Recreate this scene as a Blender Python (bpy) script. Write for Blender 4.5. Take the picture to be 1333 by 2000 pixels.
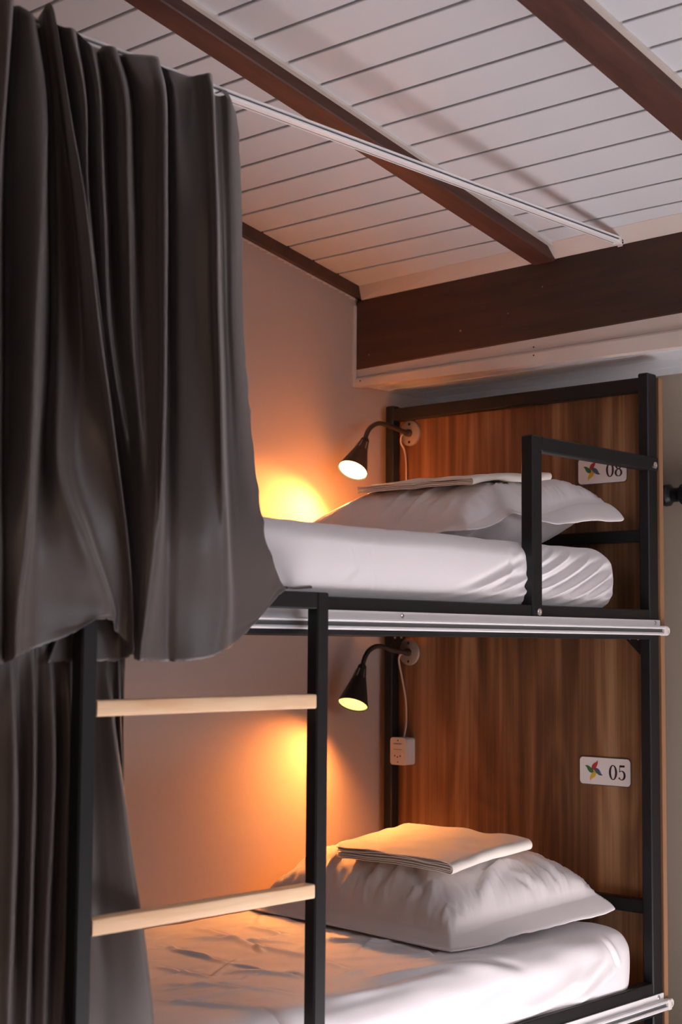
import bpy, math, random
import numpy as np
from mathutils import Vector, Matrix

random.seed(4)
np.random.seed(4)
scn = bpy.context.scene
col = scn.collection
for o in list(bpy.data.objects):
    bpy.data.objects.remove(o, do_unlink=True)

# ------------------------------------------------------------------ camera
CAM = np.array([2.926568, -3.421697, 1.254835])
FWD = np.array([-0.670049, 0.737368, 0.085571])
RGT = np.array([0.740514, 0.671995, 0.007862])
UPV = np.array([0.051706, -0.068635, 0.996301])
FPX = 2981.28
cd = bpy.data.cameras.new('camera')
cam = bpy.data.objects.new('camera', cd)
col.objects.link(cam)
M = Matrix.Identity(4)
for i, a in enumerate((RGT, UPV, -FWD)):
    for j in range(3):
        M[j][i] = a[j]
for j in range(3):
    M[j][3] = CAM[j]
cam.matrix_world = M
cd.sensor_fit = 'VERTICAL'
cd.sensor_height = 36.0
cd.lens = FPX / 2000 * 36
cd.clip_start = .05
cd.dof.use_dof = True
cd.dof.focus_distance = 3.55
cd.dof.aperture_fstop = 4.4
scn.camera = cam

# ------------------------------------------------------------------ light
w = bpy.data.worlds.new('world')
scn.world = w
w.use_nodes = True
w.node_tree.nodes['Background'].inputs[0].default_value = (.80, .88, 1, 1)
w.node_tree.nodes['Background'].inputs[1].default_value = 1.0

SUN_E = 43.0
sd = bpy.data.lights.new('sun', 'SUN')
sd.energy = SUN_E
sd.angle = math.radians(.6)
sd.color = (1, .98, 1)
so = bpy.data.objects.new('sun', sd)
col.objects.link(so)
so.rotation_euler = Vector((1, -.14, .80)).to_track_quat('Z', 'Y').to_euler()

WIN = (3.9, -2.0, -.25, 1.15, 2.15)          # x, y0, y1, z0, z1 of the window in the right wall
ad = bpy.data.lights.new('window_daylight', 'AREA')
ad.shape = 'RECTANGLE'
ad.size = WIN[2] - WIN[1]
ad.size_y = WIN[4] - WIN[3]
ad.energy = 15
ad.color = (.90, .92, 1)
ao = bpy.data.objects.new('window_daylight', ad)
col.objects.link(ao)
ao.location = (WIN[0] + .10, (WIN[1] + WIN[2]) / 2, (WIN[3] + WIN[4]) / 2)
ao.rotation_euler = (0, math.radians(90), 0)
ao.rotation_euler = Vector((1, 0, 0)).to_track_quat('Z', 'Y').to_euler()

pd = bpy.data.lights.new('warm_fill', 'POINT')          # added warm fill behind the camera, not a fixture, for the left-facing curtain folds
pd.energy = 13
pd.color = (1, .72, .50)
pd.shadow_soft_size = .15
po = bpy.data.objects.new('warm_fill', pd)
col.objects.link(po)
po.location = (2.2, -4.3, 1.9)

scn.view_settings.view_transform = 'Standard'
scn.view_settings.look = 'None'
scn.view_settings.exposure = 0.0
scn.view_settings.gamma = 1
scn.view_settings.use_curve_mapping = False


def at(px, py, ax, val):
    d = FWD + (px - 666.5) / FPX * RGT - (py - 1000) / FPX * UPV
    i = 'xyz'.index(ax)
    return CAM + (val - CAM[i]) / d[i] * d


# ------------------------------------------------------------------ materials
def mat(name, color, rough=.6, metal=0., spec=.5, bump=None, var=None, sheen=0., extra=None):
    m = bpy.data.materials.new(name)
    m.use_nodes = True
    nt = m.node_tree
    b = nt.nodes['Principled BSDF']
    b.inputs['Base Color'].default_value = (*color, 1)
    b.inputs['Roughness'].default_value = rough
    b.inputs['Metallic'].default_value = metal
    b.inputs['Specular IOR Level'].default_value = spec
    if sheen:
        b.inputs['Sheen Weight'].default_value = sheen
        b.inputs['Sheen Roughness'].default_value = .4
    tc = nt.nodes.new('ShaderNodeTexCoord')
    if var:      # (scale vec, color2, detail)
        mp = nt.nodes.new('ShaderNodeMapping')
        mp.inputs['Scale'].default_value = var[0]
        nt.links.new(tc.outputs['Object'], mp.inputs[0])
        n = nt.nodes.new('ShaderNodeTexNoise')
        n.inputs['Scale'].default_value = 1
        n.inputs['Detail'].default_value = var[2]
        n.inputs['Roughness'].default_value = .6
        nt.links.new(mp.outputs[0], n.inputs['Vector'])
        r = nt.nodes.new('ShaderNodeValToRGB')
        r.color_ramp.elements[0].position = .35
        r.color_ramp.elements[1].position = .68
        r.color_ramp.elements[0].color = (*color, 1)
        r.color_ramp.elements[1].color = (*var[1], 1)
        nt.links.new(n.outputs[0], r.inputs[0])
        nt.links.new(r.outputs[0], b.inputs['Base Color'])
    if bump:     # (scale, strength, distance)
        mp = nt.nodes.new('ShaderNodeMapping')
        s = bump[0]
        mp.inputs['Scale'].default_value = s if isinstance(s, tuple) else (s, s, s)
        nt.links.new(tc.outputs['Object'], mp.inputs[0])
        n = nt.nodes.new('ShaderNodeTexNoise')
        n.inputs['Scale'].default_value = 1
        n.inputs['Detail'].default_value = 3
        nt.links.new(mp.outputs[0], n.inputs['Vector'])
        bp = nt.nodes.new('ShaderNodeBump')
        bp.inputs['Strength'].default_value = bump[1]
        bp.inputs['Distance'].default_value = bump[2]
        nt.links.new(n.outputs[0], bp.inputs['Height'])
        nt.links.new(bp.outputs[0], b.inputs['Normal'])
    return m


def walnut():
    m = bpy.data.materials.new('walnut_laminate')
    m.use_nodes = True
    nt = m.node_tree
    b = nt.nodes['Principled BSDF']
    b.inputs['Roughness'].default_value = .5
    b.inputs['Specular IOR Level'].default_value = .35
    tc = nt.nodes.new('ShaderNodeTexCoord')

    def noise(sc, det, dist=0.):
        mp = nt.nodes.new('ShaderNodeMapping')
        mp.inputs['Scale'].default_value = sc
        nt.links.new(tc.outputs['Object'], mp.inputs[0])
        n = nt.nodes.new('ShaderNodeTexNoise')
        n.inputs['Scale'].default_value = 1
        n.inputs['Detail'].default_value = det
        n.inputs['Distortion'].default_value = dist
        nt.links.new(mp.outputs[0], n.inputs['Vector'])
        return n
    a = noise((11, 11, .45), 2, .5)
    c = noise((62, 62, 1.3), 3, .3)
    d = noise((360, 360, 5), 2)
    # cathedral figure: rings of a low noise stretched upward
    e = noise((5.5, 5.5, .75), 1, .2)
    mu = nt.nodes.new('ShaderNodeMath'); mu.operation = 'MULTIPLY'; mu.inputs[1].default_value = 62
    sn = nt.nodes.new('ShaderNodeMath'); sn.operation = 'SINE'
    nt.links.new(e.outputs[0], mu.inputs[0]); nt.links.new(mu.outputs[0], sn.inputs[0])

    def madd(x, k, y):
        q = nt.nodes.new('ShaderNodeMath'); q.operation = 'MULTIPLY_ADD'
        nt.links.new(x, q.inputs[0]); q.inputs[1].default_value = k
        if isinstance(y, (int, float)):
            q.inputs[2].default_value = y
        else:
            nt.links.new(y, q.inputs[2])
        return q.outputs[0]
    v = madd(a.outputs[0], .95, -.30)
    v = madd(c.outputs[0], .46, v)
    v = madd(d.outputs[0], .22, v)
    v = madd(sn.outputs[0], .045, v)
    r = nt.nodes.new('ShaderNodeValToRGB')
    cr = r.color_ramp
    cr.elements[0].position = .33
    cr.elements[0].color = (.088, .042, .022, 1)
    cr.elements[1].position = .78
    cr.elements[1].color = (.38, .215, .112, 1)
    x = cr.elements.new(.53)
    x.color = (.19, .092, .043, 1)
    nt.links.new(v, r.inputs[0])
    nt.links.new(r.outputs[0], b.inputs['Base Color'])
    return m


MT = dict(
    wall=mat('plaster', (.475, .372, .325), .85, bump=(38, .10, .004)),
    wallback=mat('plaster_back', (.40, .32, .25), .85, bump=(30, .12, .004)),
    floor=mat('floor_tile', (.64, .60, .61), .5),
    white=mat('white_paint', (.66, .58, .53), .55, bump=(40, .2, .004)),
    plank=mat('white_pvc', (.655, .67, .705), .42, var=((1.2, 3, 3), (.695, .71, .74), 2)),
    backing=mat('ceiling_backing', (.16, .15, .15), .9),
    rafter=mat('mahogany_stain', (.055, .018, .012), .55, var=((30, 2.5, 30), (.100, .034, .022), 4), bump=((70, 4, 70), .25, .003)),
    beam=mat('dark_beam_stain', (.036, .017, .012), .6, var=((2.5, 25, 25), (.058, .026, .017), 4), bump=((6, 60, 60), .25, .003)),
    black=mat('black_powder_coat', (.010, .010, .0115), .42, spec=.32, bump=(400, .06, .001)),
    alu=mat('satin_aluminium', (.86, .84, .85), .33, metal=.1),
    track=mat('white_enamel_track', (.92, .89, .89), .35),
    plastic=mat('white_plastic', (.78, .72, .68), .4),
    groove=mat('grey_groove', (.12, .12, .12), .7),
    walnut=walnut(),
    edge=mat('panel_edge', (.34, .17, .085), .6),
    sheet=mat('white_cotton', (.86, .82, .835), .75, sheen=.15, bump=(300, .10, .0015)),
    pillow=mat('white_pillow_cotton', (.82, .765, .765), .75, sheen=.15, bump=(260, .10, .0015)),
    folded=mat('cream_cotton', (.86, .78, .70), .8, bump=(350, .12, .0015)),
    curtain=mat('charcoal_blackout_satin', (.080, .063, .056), .44, spec=.65, sheen=.32, bump=(900, .10, .0006)),
    pine=mat('pine', (.93, .66, .42), .5, var=((60, 5, 60), (.84, .52, .29), 3), bump=((80, 6, 80), .15, .002)),
    steel=mat('screw_steel', (.75, .73, .70), .28, metal=1),
    plate=mat('cast_grey', (.42, .35, .30), .45, metal=.35, bump=(120, .25, .002)),
    bronze=mat('dark_bronze', (.055, .038, .030), .42, metal=.35),
    cord=mat('beige_cord', (.62, .45, .36), .6),
    signwhite=mat('sign_white', (.80, .73, .71), .4),
    ink=mat('black_ink', (.02, .018, .018), .5),
    red=mat('sign_red', (.42, .03, .03), .5),
    blue=mat('sign_blue', (.06, .10, .17), .5),
    yellow=mat('sign_yellow', (.66, .42, .03), .5),
    green=mat('sign_green', (.04, .17, .05), .5),
    shadein=mat('shade_inside', (.75, .78, .45), .5),
)
bm_ = bpy.data.materials.new('lit_bulb')
bm_.use_nodes = True
b_ = bm_.node_tree.nodes['Principled BSDF']
b_.inputs['Base Color'].default_value = (1, .95, .6, 1)
b_.inputs['Emission Color'].default_value = (1, .80, .30, 1)
b_.inputs['Emission Strength'].default_value = 7
MT['bulb'] = bm_
bm2 = bm_.copy(); bm2.name = 'lit_bulb_dim'
bm2.node_tree.nodes['Principled BSDF'].inputs['Emission Strength'].default_value = 1.3
bm2.node_tree.nodes['Principled BSDF'].inputs['Emission Color'].default_value = (1, .80, .26, 1)
MT['bulb_dim'] = bm2


# ------------------------------------------------------------------ mesh helpers
class MB:
    def __init__(s):
        s.v = []; s.f = []

    def add(s, vs, fs):
        n = len(s.v)
        s.v += [tuple(map(float, p)) for p in vs]
        s.f += [tuple(n + i for i in f) for f in fs]
        return s

    def box(s, x0, x1, y0, y1, z0, z1, b=0.0):
        if b <= 0:
            v = [(x, y, z) for x in (x0, x1) for y in (y0, y1) for z in (z0, z1)]
            return s.add(v, [(0, 1, 3, 2), (4, 6, 7, 5), (0, 4, 5, 1), (2, 3, 7, 6), (0, 2, 6, 4), (1, 5, 7, 3)])
        V = []
        idx = {}
        lo = (x0, y0, z0); hi = (x1, y1, z1)
        for c in range(8):
            sg = [(c >> k) & 1 for k in range(3)]
            for k in range(3):      # vertex on face normal to axis k
                p = []
                for q in range(3):
                    e = hi[q] if sg[q] else lo[q]
                    if q != k:
                        e += -b if sg[q] else b
                    p.append(e)
                idx[(c, k)] = len(V); V.append(p)
        F = []
        for k in range(3):
            a, c2 = (k + 1) % 3, (k + 2) % 3
            for sgn in (0, 1):
                base = sgn << k
                ring = [base, base | 1 << a, base | 1 << a | 1 << c2, base | 1 << c2]
                if not sgn: ring = ring[::-1]
                F.append(tuple(idx[(c, k)] for c in ring))
            for sa in (0, 1):       # edges along axis k
                for sc in (0, 1):
                    c0 = sa << a | sc << c2
                    c1 = c0 | 1 << k
                    q = [idx[(c0, a)], idx[(c1, a)], idx[(c1, c2)], idx[(c0, c2)]]
                    F.append(tuple(q if (sa + sc) % 2 else q[::-1]))
        for c in range(8):
            q = [idx[(c, 0)], idx[(c, 1)], idx[(c, 2)]]
            par = bin(c).count('1') % 2
            F.append(tuple(q if par else q[::-1]))
        return s.add(V, F)

    def prism(s, prof, ax, a0, a1):
        """closed profile (list of 2D points) extruded along axis ax; 2D axes are the two others in order"""
        n = len(prof)
        V = []
        for a in (a0, a1):
            for (p, q) in prof:
                V.append({'x': (a, p, q), 'y': (p, a, q), 'z': (p, q, a)}[ax])
        F = [tuple(range(n)), tuple(range(2 * n - 1, n - 1, -1))]
        for i in range(n):
            j = (i + 1) % n
            F.append((i, i + n, j + n, j))
        return s.add(V, F)

    def lathe(s, prof, p0, d, seg=28, cap=True):
        """prof: (t along d, radius) from point p0"""
        d = Vector(d).normalized()
        a = d.orthogonal().normalized(); b = d.cross(a)
        p0 = Vector(p0)
        V = []
        for (t, r) in prof:
            for k in range(seg):
                an = 2 * math.pi * k / seg
                V.append(p0 + d * t + (a * math.cos(an) + b * math.sin(an)) * r)
        F = []
        for i in range(len(prof) - 1):
            for k in range(seg):
                l = (k + 1) % seg
                F.append((i * seg + k, i * seg + l, (i + 1) * seg + l, (i + 1) * seg + k))
        if cap:
            F.append(tuple(range(seg))[::-1])
            F.append(tuple((len(prof) - 1) * seg + k for k in range(seg)))
        return s.add(V, F)

    def tube(s, pts, r, seg=12):
        pts = [Vector(p) for p in pts]
        V = []; n = len(pts)
        ref = None
        for i, p in enumerate(pts):
            t = (pts[min(i + 1, n - 1)] - pts[max(i - 1, 0)]).normalized()
            if ref is None:
                ref = t.orthogonal().normalized()
            ref = (ref - t * ref.dot(t)).normalized()
            b = t.cross(ref)
            rr = r[i] if isinstance(r, (list, tuple)) else r
            for k in range(seg):
                an = 2 * math.pi * k / seg
                V.append(p + (ref * math.cos(an) + b * math.sin(an)) * rr)
        F = []
        for i in range(n - 1):
            for k in range(seg):
                l = (k + 1) % seg
                F.append((i * seg + k, i * seg + l, (i + 1) * seg + l, (i + 1) * seg + k))
        F.append(tuple(range(seg))[::-1]); F.append(tuple((n - 1) * seg + k for k in range(seg)))
        return s.add(V, F)

    def grid(s, P, close_u=False, close_v=False):
        """P: array (nu, nv, 3)"""
        nu, nv = P.shape[:2]
        V = P.reshape(-1, 3)
        F = []
        for i in range(nu if close_u else nu - 1):
            i2 = (i + 1) % nu
            for j in range(nv if close_v else nv - 1):
                j2 = (j + 1) % nv
                F.append((i * nv + j, i2 * nv + j, i2 * nv + j2, i * nv + j2))
        return s.add(V, F)

    def build(s, name, m, parent=None, smooth=False, origin=None):
        me = bpy.data.meshes.new(name)
        v = s.v
        if origin is not None:
            v = [(p[0] - origin[0], p[1] - origin[1], p[2] - origin[2]) for p in v]
        me.from_pydata(v, [], s.f)
        me.materials.append(m)
        if smooth:
            me.polygons.foreach_set('use_smooth', [True] * len(me.polygons))
            if smooth != 'all':
                me.set_sharp_from_angle(angle=math.radians(38))
        me.update()
        o = bpy.data.objects.new(name, me)
        col.objects.link(o)
        if origin is not None:
            o.location = origin
        if parent is not None:
            o.parent = parent
            if origin is None:      # coordinates written in world space
                o.matrix_parent_inverse = Matrix.Translation(parent_world(parent)).inverted()
        return o


def parent_world(p):
    v = Vector(p.location)
    while p.parent is not None:
        v = v + p.matrix_parent_inverse.translation
        p = p.parent
        v = v + Vector(p.location)
    return v


def tag(o, label=None, cat=None, group=None, kind=None):
    if label: o['label'] = label
    if cat: o['category'] = cat
    if group: o['group'] = group
    if kind: o['kind'] = kind
    return o


def thing(name, loc, label, cat, group=None):
    o = bpy.data.objects.new(name, None)
    o.empty_display_size = .05
    o.location = loc
    col.objects.link(o)
    return tag(o, label, cat, group)


def catmull(pts, n):
    P = np.array(pts, float)
    P = np.vstack([2 * P[0] - P[1], P, 2 * P[-1] - P[-2]])
    out = []
    for i in range(1, len(P) - 2):
        for t in np.linspace(0, 1, n, endpoint=False):
            p0, p1, p2, p3 = P[i - 1:i + 3]
            out.append(.5 * ((2 * p1) + (-p0 + p2) * t + (2 * p0 - 5 * p1 + 4 * p2 - p3) * t * t + (-p0 + 3 * p1 - 3 * p2 + p3) * t ** 3))
    out.append(P[-2])
    return np.array(out)


def catgrid(A, axis, n):
    """Catmull-Rom resample an array along axis"""
    A = np.moveaxis(A, axis, 0)
    out = catmull(A.reshape(A.shape[0], -1), n).reshape((-1,) + A.shape[1:])
    return np.moveaxis(out, 0, axis)


_rs = np.random.RandomState(11)


def mknoise(n=7, f0=1.):
    ks = [(_rs.randn(3) * f0 * (1.35 ** i), _rs.rand() * 6.28, .8 ** i) for i in range(n)]

    def fn(x, y, z=0.):
        s = 0
        for k, p, a in ks:
            s = s + a * np.sin(k[0] * x + k[1] * y + k[2] * z + p)
        return s / 2.2
    return fn


# ------------------------------------------------------------------ room
SL = .19
CZ = 2.2595


def cz(y):
    return CZ - SL * y


YF, YW, XR = -4.8, .285, 3.9
s = MB(); s.box(-.05, XR + .1, YF - .1, .42, -.08, 0)
tag(s.build('floor', MT['floor']), kind='structure')
s = MB(); s.prism([(YF - .1, 0), (.42, 0), (.42, 2.32), (-.02, cz(-.02) + .02), (YF - .1, cz(YF - .1) + .02)], 'x', -.12, 0)
tag(s.build('wall_left', MT['wall']), kind='structure')
s = MB(); s.box(0, XR, YW, YW + .12, 0, 2.2)
tag(s.build('wall_back', MT['wallback']), kind='structure')
s = MB(); s.box(0, XR, YF - .1, YF, 0, cz(YF) + .02)
tag(s.build('wall_front', MT['wall']), kind='structure')
s = MB()
x0, x1 = XR, XR + .1
_, wy0, wy1, wz0, wz1 = WIN
s.prism([(YF - .1, 0), (wy0, 0), (wy0, cz(wy0) + .02), (YF - .1, cz(YF - .1) + .02)], 'x', x0, x1)
s.prism([(wy1, 0), (.42, 0), (.42, 2.32), (-.02, cz(-.02) + .02), (wy1, cz(wy1) + .02)], 'x', x0, x1)
s.prism([(wy0, 0), (wy1, 0), (wy1, wz0), (wy0, wz0)], 'x', x0, x1)
s.prism([(wy0, wz1), (wy1, wz1), (wy1, cz(wy1) + .02), (wy0, cz(wy0) + .02)], 'x', x0, x1)
tag(s.build('wall_right', MT['wall']), kind='structure')
s = MB()
for (a, b, c, d) in ((wy0, wy0 + .05, wz0, wz1), (wy1 - .05, wy1, wz0, wz1), (wy0, wy1, wz0, wz0 + .05), (wy0, wy1, wz1 - .05, wz1)):
    s.box(XR - .01, XR + .05, a, b, c, d, .004)
tag(s.build('window_1', MT['rafter']), kind='structure')

# ceiling: dark backing slab + one plank object per board
s = MB()
s.prism([(YF - .1, cz(YF - .1) + .010), (.45, cz(.45) + .010), (.45, cz(.45) + .09), (YF - .1, cz(YF - .1) + .09)], 'x', -.12, XR + .1)
ceil = tag(s.build('ceiling', MT['backing']), kind='structure')
raft = [(.630, .701), (1.312, 1.397), (2.005, 2.085)]
bays = [(.006, raft[0][0]), (raft[0][1], raft[1][0]), (raft[1][1], raft[2][0]), (raft[2][1], XR)]
ang = -math.atan(SL)
PIT = .1022
rest = MB()


def plank_prof(w):     # section across a board (y', z'): shallow round-over and a tongue on one side
    h = w / 2
    return [(-h, .006), (-h, .0016), (-h + .0016, 0), (h - .0016, 0), (h, .0016), (h, .006), (h - .001, .011), (-h, .011)]


for bi, (a, b) in enumerate(bays):
    sh = None
    for k in range(-5, 41):
        y = -.66 - (k + .5) * PIT
        if y > -.145: continue
        if bi < 3 and k < 19:
            if sh is None:
                q = MB(); q.prism(plank_prof(PIT - .0058), 'x', -(b - a) / 2, (b - a) / 2)
                sh = q.build('plank', MT['plank'], smooth=False)
                o = sh
            else:
                o = sh.copy(); col.objects.link(o)
            o.parent = ceil
            o.location = ((a + b) / 2, y, cz(y))
            o.rotation_euler = (ang, 0, 0)
        else:
            ca, sa = math.cos(ang), math.sin(ang)
            pr = [(y + p * ca - q * sa, cz(y) + p * sa + q * ca) for p, q in plank_prof(PIT - .0058)]
            rest.prism(pr, 'x', a, b)
o = rest.build('plank_field', MT['plank'], ceil)
o['kind'] = 'stuff'

RL = ['dark mahogany ceiling beam nearest the left wall, crossed by the white curtain track',
      'dark mahogany ceiling beam at the upper right, crossing the top right corner',
      'dark mahogany ceiling beam third from the left wall, beyond the right edge']
for i, (a, b) in enumerate(raft):
    s = MB()
    y0, y1 = YF + .005, -.147
    e = .003
    dp = .033
    y0m = -3.0
    s.prism([(a, -dp + e), (a + e, -dp), (b - e, -dp), (b, -dp + e), (b, .012), (a, .012)], 'y', y0, y1)
    s.v = [(p[0], p[1], p[2] + cz(p[1])) for p in s.v]
    r = tag(s.build('rafter', MT['rafter']), RL[i], 'beam', 'ceiling beams under the boards')
    for (c, d) in ((a - .006, a), (b, b + .015)):
        s = MB(); s.prism([(c, -.005), (d, -.007), (d, .008), (c, .008)], 'y', y0, y1 - .004)
        s.v = [(p[0], p[1], p[2] + cz(p[1])) for p in s.v]
        s.build('edge_strip', MT['white'], r)
    if i == 0:
        s = MB(); c = at(716, 250, 'x', .665)
        for q in range(9):
            an = q * .7
            s.lathe([(0, .0035 + .002 * random.random()), (.0012, .002)], (.665 + .006 * math.cos(an) * (1 + q % 3) * .5, c[1] + .012 * math.sin(an) * (1 + q % 2) * .5, cz(c[1] + .012 * math.sin(an) * .7) - dp + .0006), (0, 0, -1), 7)
        s.build('paint_chip', MT['edge'], r)

# left trim batten following the roof
s = MB(); s.prism([(0, -.030), (.024, -.032), (.026, -.004), (.026, .008), (0, .008)], 'y', YF, -.147)
s.v = [(p[0], p[1], p[2] + cz(p[1])) for p in s.v]
tag(s.build('trim_1', MT['beam']), kind='structure')
# ragged white plaster line under the batten and down the beam end
s = MB()
nz = mknoise(6, 14)
ys = np.linspace(-2.2, -.150, 90)
for y0, y1 in zip(ys[:-1], ys[1:]):
    t = .003 + .0016 * nz(y0 * 3, 1)
    s.box(0, .004, y0, y1, cz(y0) - .034 - abs(t), cz(y0) - .031)
s.box(0, .006, -.160, -.146, 1.997, 2.235)
tag(s.build('trim_2', MT['white']), kind='structure')

# big beam (a little out of level, as in the photograph)
zb = lambda x: 2.047 + .0176 * x
zt = lambda x: 2.251 + .0160 * x
s = MB()
n = 24
P = []
for i in range(n + 1):
    x = .004 + (XR - .004) * i / n
    b = .003
    P.append([(x, -.145, zb(x) + b), (x, -.145 + b, zb(x)), (x, -.05, zb(x)), (x, -.05, zt(x)), (x, -.145 + b, zt(x)), (x, -.145, zt(x) - b)])
P = np.array(P)
s.grid(P, close_v=True)
s.add(P[0], [tuple(range(6))[::-1]]); s.add(P[-1], [tuple(range(6))])
beam = tag(s.build('wall_beam', MT['beam']), 'deep dark brown beam running across the back above the headboard', 'beam')
s = MB()
for (px, py) in ((900, 646), (721, 693), (993, 612), (1060, 560)):
    c = at(px, py, 'y', -.145)
    s.lathe([(0, .0022 if px != 900 else .0045), (.0015, .0012)], c + np.array([0, .0005, 0]), (0, -1, 0), 8)
s.build('nail_mark', MT['edge'], beam)

# cove above the beam
P = []
for i in range(n + 1):
    x = .026 + (XR - .026) * i / n
    rc = .012 + .040 * min(1, x / 1.05)
    P.append([(x, -.147, zt(x) - .001), (x, -.149, zt(x) - .001), (x, -.147 - rc, cz(-.147 - rc) - .001), (x, -.147 - rc, cz(-.147 - rc) + .01), (x, -.06, cz(-.06) + .01), (x, -.06, zt(x) - .001)])
P = np.array(P)
s = MB(); s.grid(P, close_v=True); s.add(P[0], [tuple(range(6))[::-1]]); s.add(P[-1], [tuple(range(6))])
tag(s.build('trim_3', MT['white']), kind='structure')
# white two-step moulding under the beam
s = MB()
P = []
for i in range(n + 1):
    x = .001 + (XR - .001) * i / n
    z0, z1 = 1.997 - .014 * min(x, 1.2), zb(x)
    zm = z0 + (z1 - z0) * .52
    P.append([(x, -.143, z1 + .0), (x, -.143, zm + .003), (x, -.141, zm), (x, -.150, zm - .001), (x, -.152, zm - .006), (x, -.150, z0), (x, -.120, z0), (x, -.120, z1)])
P = np.array(P)
s.grid(P, close_v=True); s.add(P[0], [tuple(range(8))[::-1]]); s.add(P[-1], [tuple(range(8))])
tr = tag(s.build('trim_4', MT['white']), kind='structure')
for (px, py) in ((1043, 678), (1043, 694), (704, 744)):
    c = at(px, py, 'y', -.152)
    s = MB(); s.lathe([(0, .0022), (.001, .002)], c, (0, -1, 0), 8)
    s.build('screw', MT['black'], tr)
# soffit behind the beam
s = MB(); s.box(0, XR, -.05, .42, 2.012, 2.2)
sof = tag(s.build('soffit', MT['backing']), kind='structure')
for k in range(4):
    s = MB()
    a = -.118 + k * .1022
    s.box(.001, XR, a, min(a + .0975, .285), 2.003, 2.0125, .0012)
    s.build('plank', MT['plank'], sof)

# ------------------------------------------------------------------ bunk bed
bed = thing('bunk_bed', (.47, -.9, 0), 'black metal framed bunk bed with a walnut panel as headboard', 'bed')
BL = MT['black']
HB = (.022, .052, .884, .914)
for (x0, x1, y0, y1, zt_) in ((.022, .052, -.034, -.002, 1.951), (.884, .914, -.046, -.003, 1.950), (.022, .052, -1.98, -1.946, 1.345), (.884, .914, -1.98, -1.946, 1.345)):
    s = MB(); s.box(x0, x1, y0, y1, .003, zt_, .003)
    s.build('post', BL, bed)
s = MB(); s.box(.014, .917, 0, .018, .04, 1.942, .0008)
pn = s.build('headboard_panel', MT['walnut'], bed)
s = MB(); s.box(.9172, .9180, 0.0005, .0175, .04, 1.941)
s.build('edge_band', MT['edge'], pn)
for (z0, z1) in ((1.906, 1.942), (1.519, 1.549), (.587, .621)):
    s = MB(); s.box(.052, .884, -.034, -.004, z0, z1, .002)
    s.build('cross_rail', BL, bed)
for (zt_, zl, rz) in ((1.345, 1.280, 1.345), (.424, .355, .424)):
    s = MB(); s.box(.884, .914, -1.946, -.046, rz - .030, rz, .002)
    s.box(.884, .918, -1.946, -.046, zl - .010, zl - .001, .001)
    s.box(.884, .896, -1.946, -.046, zl - .008, rz - .02)
    fr = s.build('side_rail', BL, bed)
    s = MB(); s.box(.022, .052, -1.946, -.034, zl - .006, rz, .002)
    s.build('side_rail', BL, bed)
    for y in (-.060, -1.946):
        s = MB(); s.box(.052, .884, y, y + .026, zl - .006, zl + .03, .002)
        s.build('end_rail', BL, bed)
    s = MB(); s.box(.053, .883, -1.92, -.062, zl + .004, zl + .018)
    s.build('base_board', MT['black'], bed)
for x, sg in ((.884, -1), (.052, 1)):
    s = MB(); s.prism([(x, 1.279), (x + sg * .048, 1.279), (x + sg * .048, 1.270), (x + sg * .008, 1.232), (x, 1.232)], 'y', -.034, -.030)
    g = s.build('corner_bracket', BL, bed)
    for (dx, z) in ((.036, 1.2735), (.012, 1.2725)):
        s = MB(); s.lathe([(0, .0042), (.0018, .0040), (.0028, .0022)], (x + sg * dx, -.034, z), (0, -1, 0), 12)
        s.build('screw', MT['steel'], g)
# guard rail at the head end
gd = MB()
gd.box(.884, .918, -.560, -.522, 1.317, 1.735, .003)
go = gd.build('guard_rail', BL, bed)
s = MB(); s.box(.888, .9185, -.522, -.004, 1.699, 1.734, .003)
s.build('top_bar', BL, go)
for (px, py, xx) in ((1282, 909, .9185), (1054, 1195, .918)):
    c = at(px, py, 'x', xx)
    if px == 1282: c[1] = -.022
    s = MB(); s.lathe([(0, .0085), (.002, .0085), (.0035, .006), (.0035, .0035), (.002, .003)], c, (1, 0, 0), 18)
    s.build('bolt', MT['steel'], go, smooth=True)


# ------------------------------------------------------------------ curtain tracks
def lower_track(zt_, zb_, label):
    h = zt_ - zb_
    t = thing('curtain_track', (.92, -1.1, zb_), label, 'curtain rail', 'curtain tracks')
    x0 = .9145
    pr = [(x0, zt_), (x0 + .004, zt_), (x0 + .004, zt_ - h * .40), (x0 + .016, zt_ - h * .42), (x0 + .0175, zt_ - h * .50), (x0 + .016, zt_ - h * .58),
          (x0 + .001, zt_ - h * .60), (x0 + .001, zt_ - h * .80), (x0 + .016, zt_ - h * .82), (x0 + .0175, zt_ - h * .92), (x0 + .016, zb_), (x0, zb_)]
    s = MB(); s.prism(pr, 'y', -2.35, -.005)
    s.build('rail_profile', MT['alu'], t)
    s = MB(); s.box(x0 + .0015, x0 + .0105, -2.35, -.006, zt_ - h * .80, zt_ - h * .60)
    s.build('groove', MT['groove'], t)  # dark strip laid in the recess, standing in for its shade
    s = MB(); s.box(x0 + .001, x0 + .019, -.005, .010, zb_ - .001, zt_ - h * .38, .002)
    ec = s.build('end_cap', MT['plastic'], t)
    s = MB()
    c = Vector((x0 + .010, .019, zb_ + h * .3))
    ring = [c + Vector((0, .0085 * math.cos(a), .0085 * math.sin(a))) for a in np.linspace(0, 2 * math.pi, 21)]
    s.tube(ring, .0032, 8)
    s.build('eyelet', MT['plastic'], ec, smooth=True)
    for y in (-.030, -1.023):
        s = MB(); s.lathe([(0, .0055), (.0015, .0055), (.003, .0035), (.003, .002), (.001, .0018)], (x0 + .004, y, zt_ - h * .2), (1, 0, 0), 14)
        s.build('screw', MT['steel'], t, smooth=True)
    return t


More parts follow.
